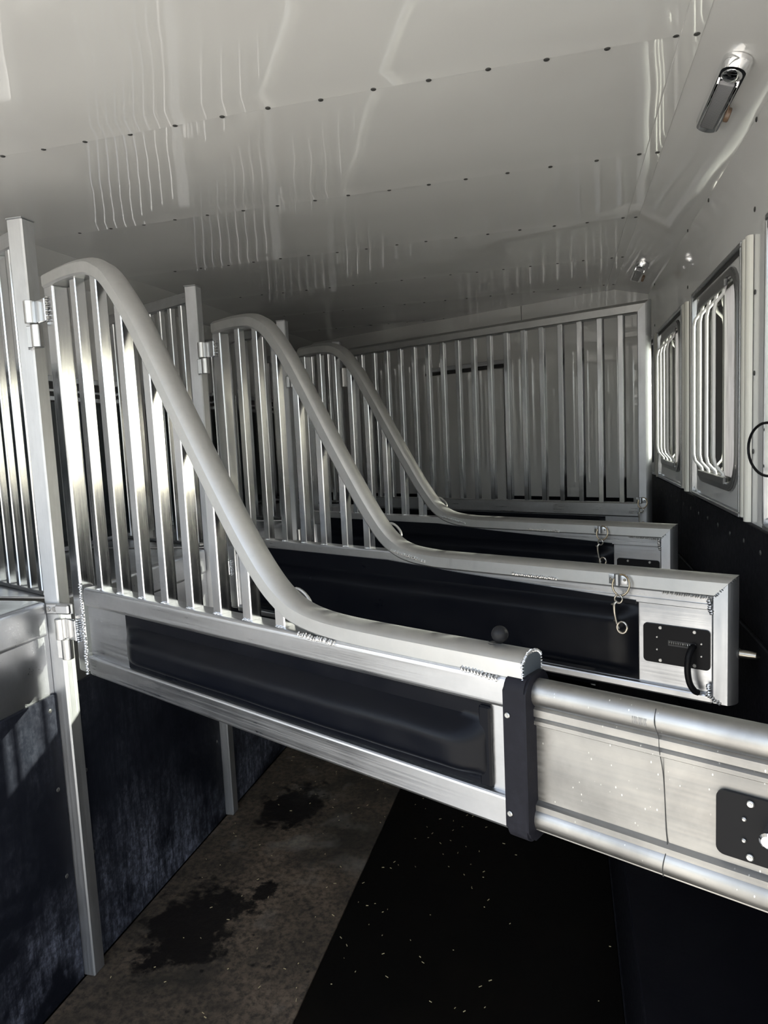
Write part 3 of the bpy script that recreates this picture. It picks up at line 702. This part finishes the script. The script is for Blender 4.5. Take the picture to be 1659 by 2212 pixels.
bm.faces.new(A[::-1]); bm.faces.new(B); finish('head_rail', bm, M['alu_tube'], pt, smooth=17)
bm = bmesh.new(); bead(bm, (1.958, -.001, 2.143), (2.010, .012, 2.196), .003); finish('weld_bead', bm, M['weld'], pt)
b0 = None
for k in range(17):
    u = 1.872 - .1065 * k
    if b0 is None: b0 = box('bar', (-.0145, .0145, .012, .041, 1.222, 2.146), M['alu_bar'], pt, bev=.003); b0.location.x = u
    else: share(b0, 'bar', pt, (u, 0, 0))
box('middle_rail', (.105, 1.960, .002, .050, 1.155, 1.226), M['alu_rail'], pt, bev=.006)
box('skin_panel', (.105, 1.960, .014, .040, .95, 1.157), M['alu_sheet'], pt, bev=.001)
box('bottom_rail', (.105, 1.960, .0, .050, .93, .955), M['alu_rail'], pt, bev=.005)
pad(pt, .20, 1.785, .958, 1.152, .016, puff=.028, vb=.014)
for z in (1.95, 1.05):
    bm = bmesh.new(); cyl(bm, (.030, -.012, z), (0, 0, 1), .015, .12, 14, .001); bx(bm, .035, .075, -.006, .004, z, z + .12); finish('hinge_knuckle', bm, M['weld'], pt)
tie_ring(MW[3], 1.972, 1.240, 'snap hook on the end post of the full-height barred partition', None)

# ------------------------------------------------------------------ lamps on the cove
def lamp(yc, label):
    l = root('cabin_lamp', (.372, yc, 2.3668), label=label, cat='lamp', group='chrome roof lamps')
    l.rotation_euler = (0, math.radians(20), 0)
    l.scale = (1, 1, 1)
    bm = bmesh.new(); outer = rrect(0, 0, .031, .175, .030, 8); mid = rrect(0, 0, .026, .168, .026, 8)
    A = [bm.verts.new((x, y, .002)) for x, y in outer]; B = [bm.verts.new((x, y, -.010)) for x, y in outer]; C = [bm.verts.new((x, y, -.024)) for x, y in mid]; n = len(A)
    for k in range(n):
        j = (k + 1) % n; bm.faces.new((A[k], A[j], B[j], B[k])); bm.faces.new((B[k], B[j], C[j], C[k]))
    bm.faces.new(C); bm.faces.new(A[::-1]); finish('housing', bm, M['chrome'], l, smooth=50)
    bm = bmesh.new(); bx(bm, -.019, .015, -.095, .135, -.029, -.020, bev=.004); finish('lens', bm, M['lens'], l)
    bm = bmesh.new()
    for s_ in (-1, 1): bx(bm, (-.024 if s_ < 0 else .017), (-.019 if s_ < 0 else .022), -.100, .140, -.031, -.020, bev=.001)
    finish('lens_bezel', bm, M['chrome'], l)
    bm = bmesh.new(); bmesh.ops.create_uvsphere(bm, u_segments=16, v_segments=10, radius=1, matrix=Matrix.Translation((0, -.128, -.024)) @ Matrix.Diagonal((.022, .030, .0065, 1))); finish('end_dome', bm, M['chrome'], l)
    bm = bmesh.new(); cyl(bm, (.024, .045, -.026), (1, 0, 0), .016, .012, 16, .002); finish('switch', bm, M['switch'], l)
lamp(1.870, 'chrome oblong roof lamp nearer the camera, above the first side window')
lamp(3.740, 'small-looking chrome roof lamp further in, above the third side window')

# ------------------------------------------------------------------ loose items
bm = bmesh.new()
tube(bm, [(.440 + .012 * math.sin(k * math.pi / 16), 1.74 - .11 * math.sin(k * 2 * math.pi / 32), 1.535 + .060 * math.cos(k * 2 * math.pi / 32)) for k in range(32)], .0032, 8, closed=True)
finish('cable_loop', bm, M['plate'], None, label='loop of thin black cable hanging by the cut-off window at the edge', cat='cable')
bm = bmesh.new()
for k in range(190):
    if k < 145: x, y = random.uniform(-1.42, -.2), random.uniform(1.25, 3.2)
    else: x, y = random.uniform(-.9, .12), random.uniform(1.3, 2.8)
    L = random.uniform(.0015, .0055); wd = random.uniform(.0005, .0011); a = random.uniform(0, math.pi)
    if random.random() < .04: L *= 2.6
    m4 = Matrix.Translation((x, y, .0012)) @ Matrix.Rotation(a, 4, 'Z') @ Matrix.Rotation(random.uniform(-.1, .1), 4, 'Y')
    vs = bx(bm, -L, L, -wd, wd, -.0009, .0006)
    for v in vs: v.co = m4 @ v.co
finish('hay_bits', bm, M['hay'], None, smooth=0, label='pale bits of chopped hay scattered over the floor mats', cat='hay', kind='stuff')
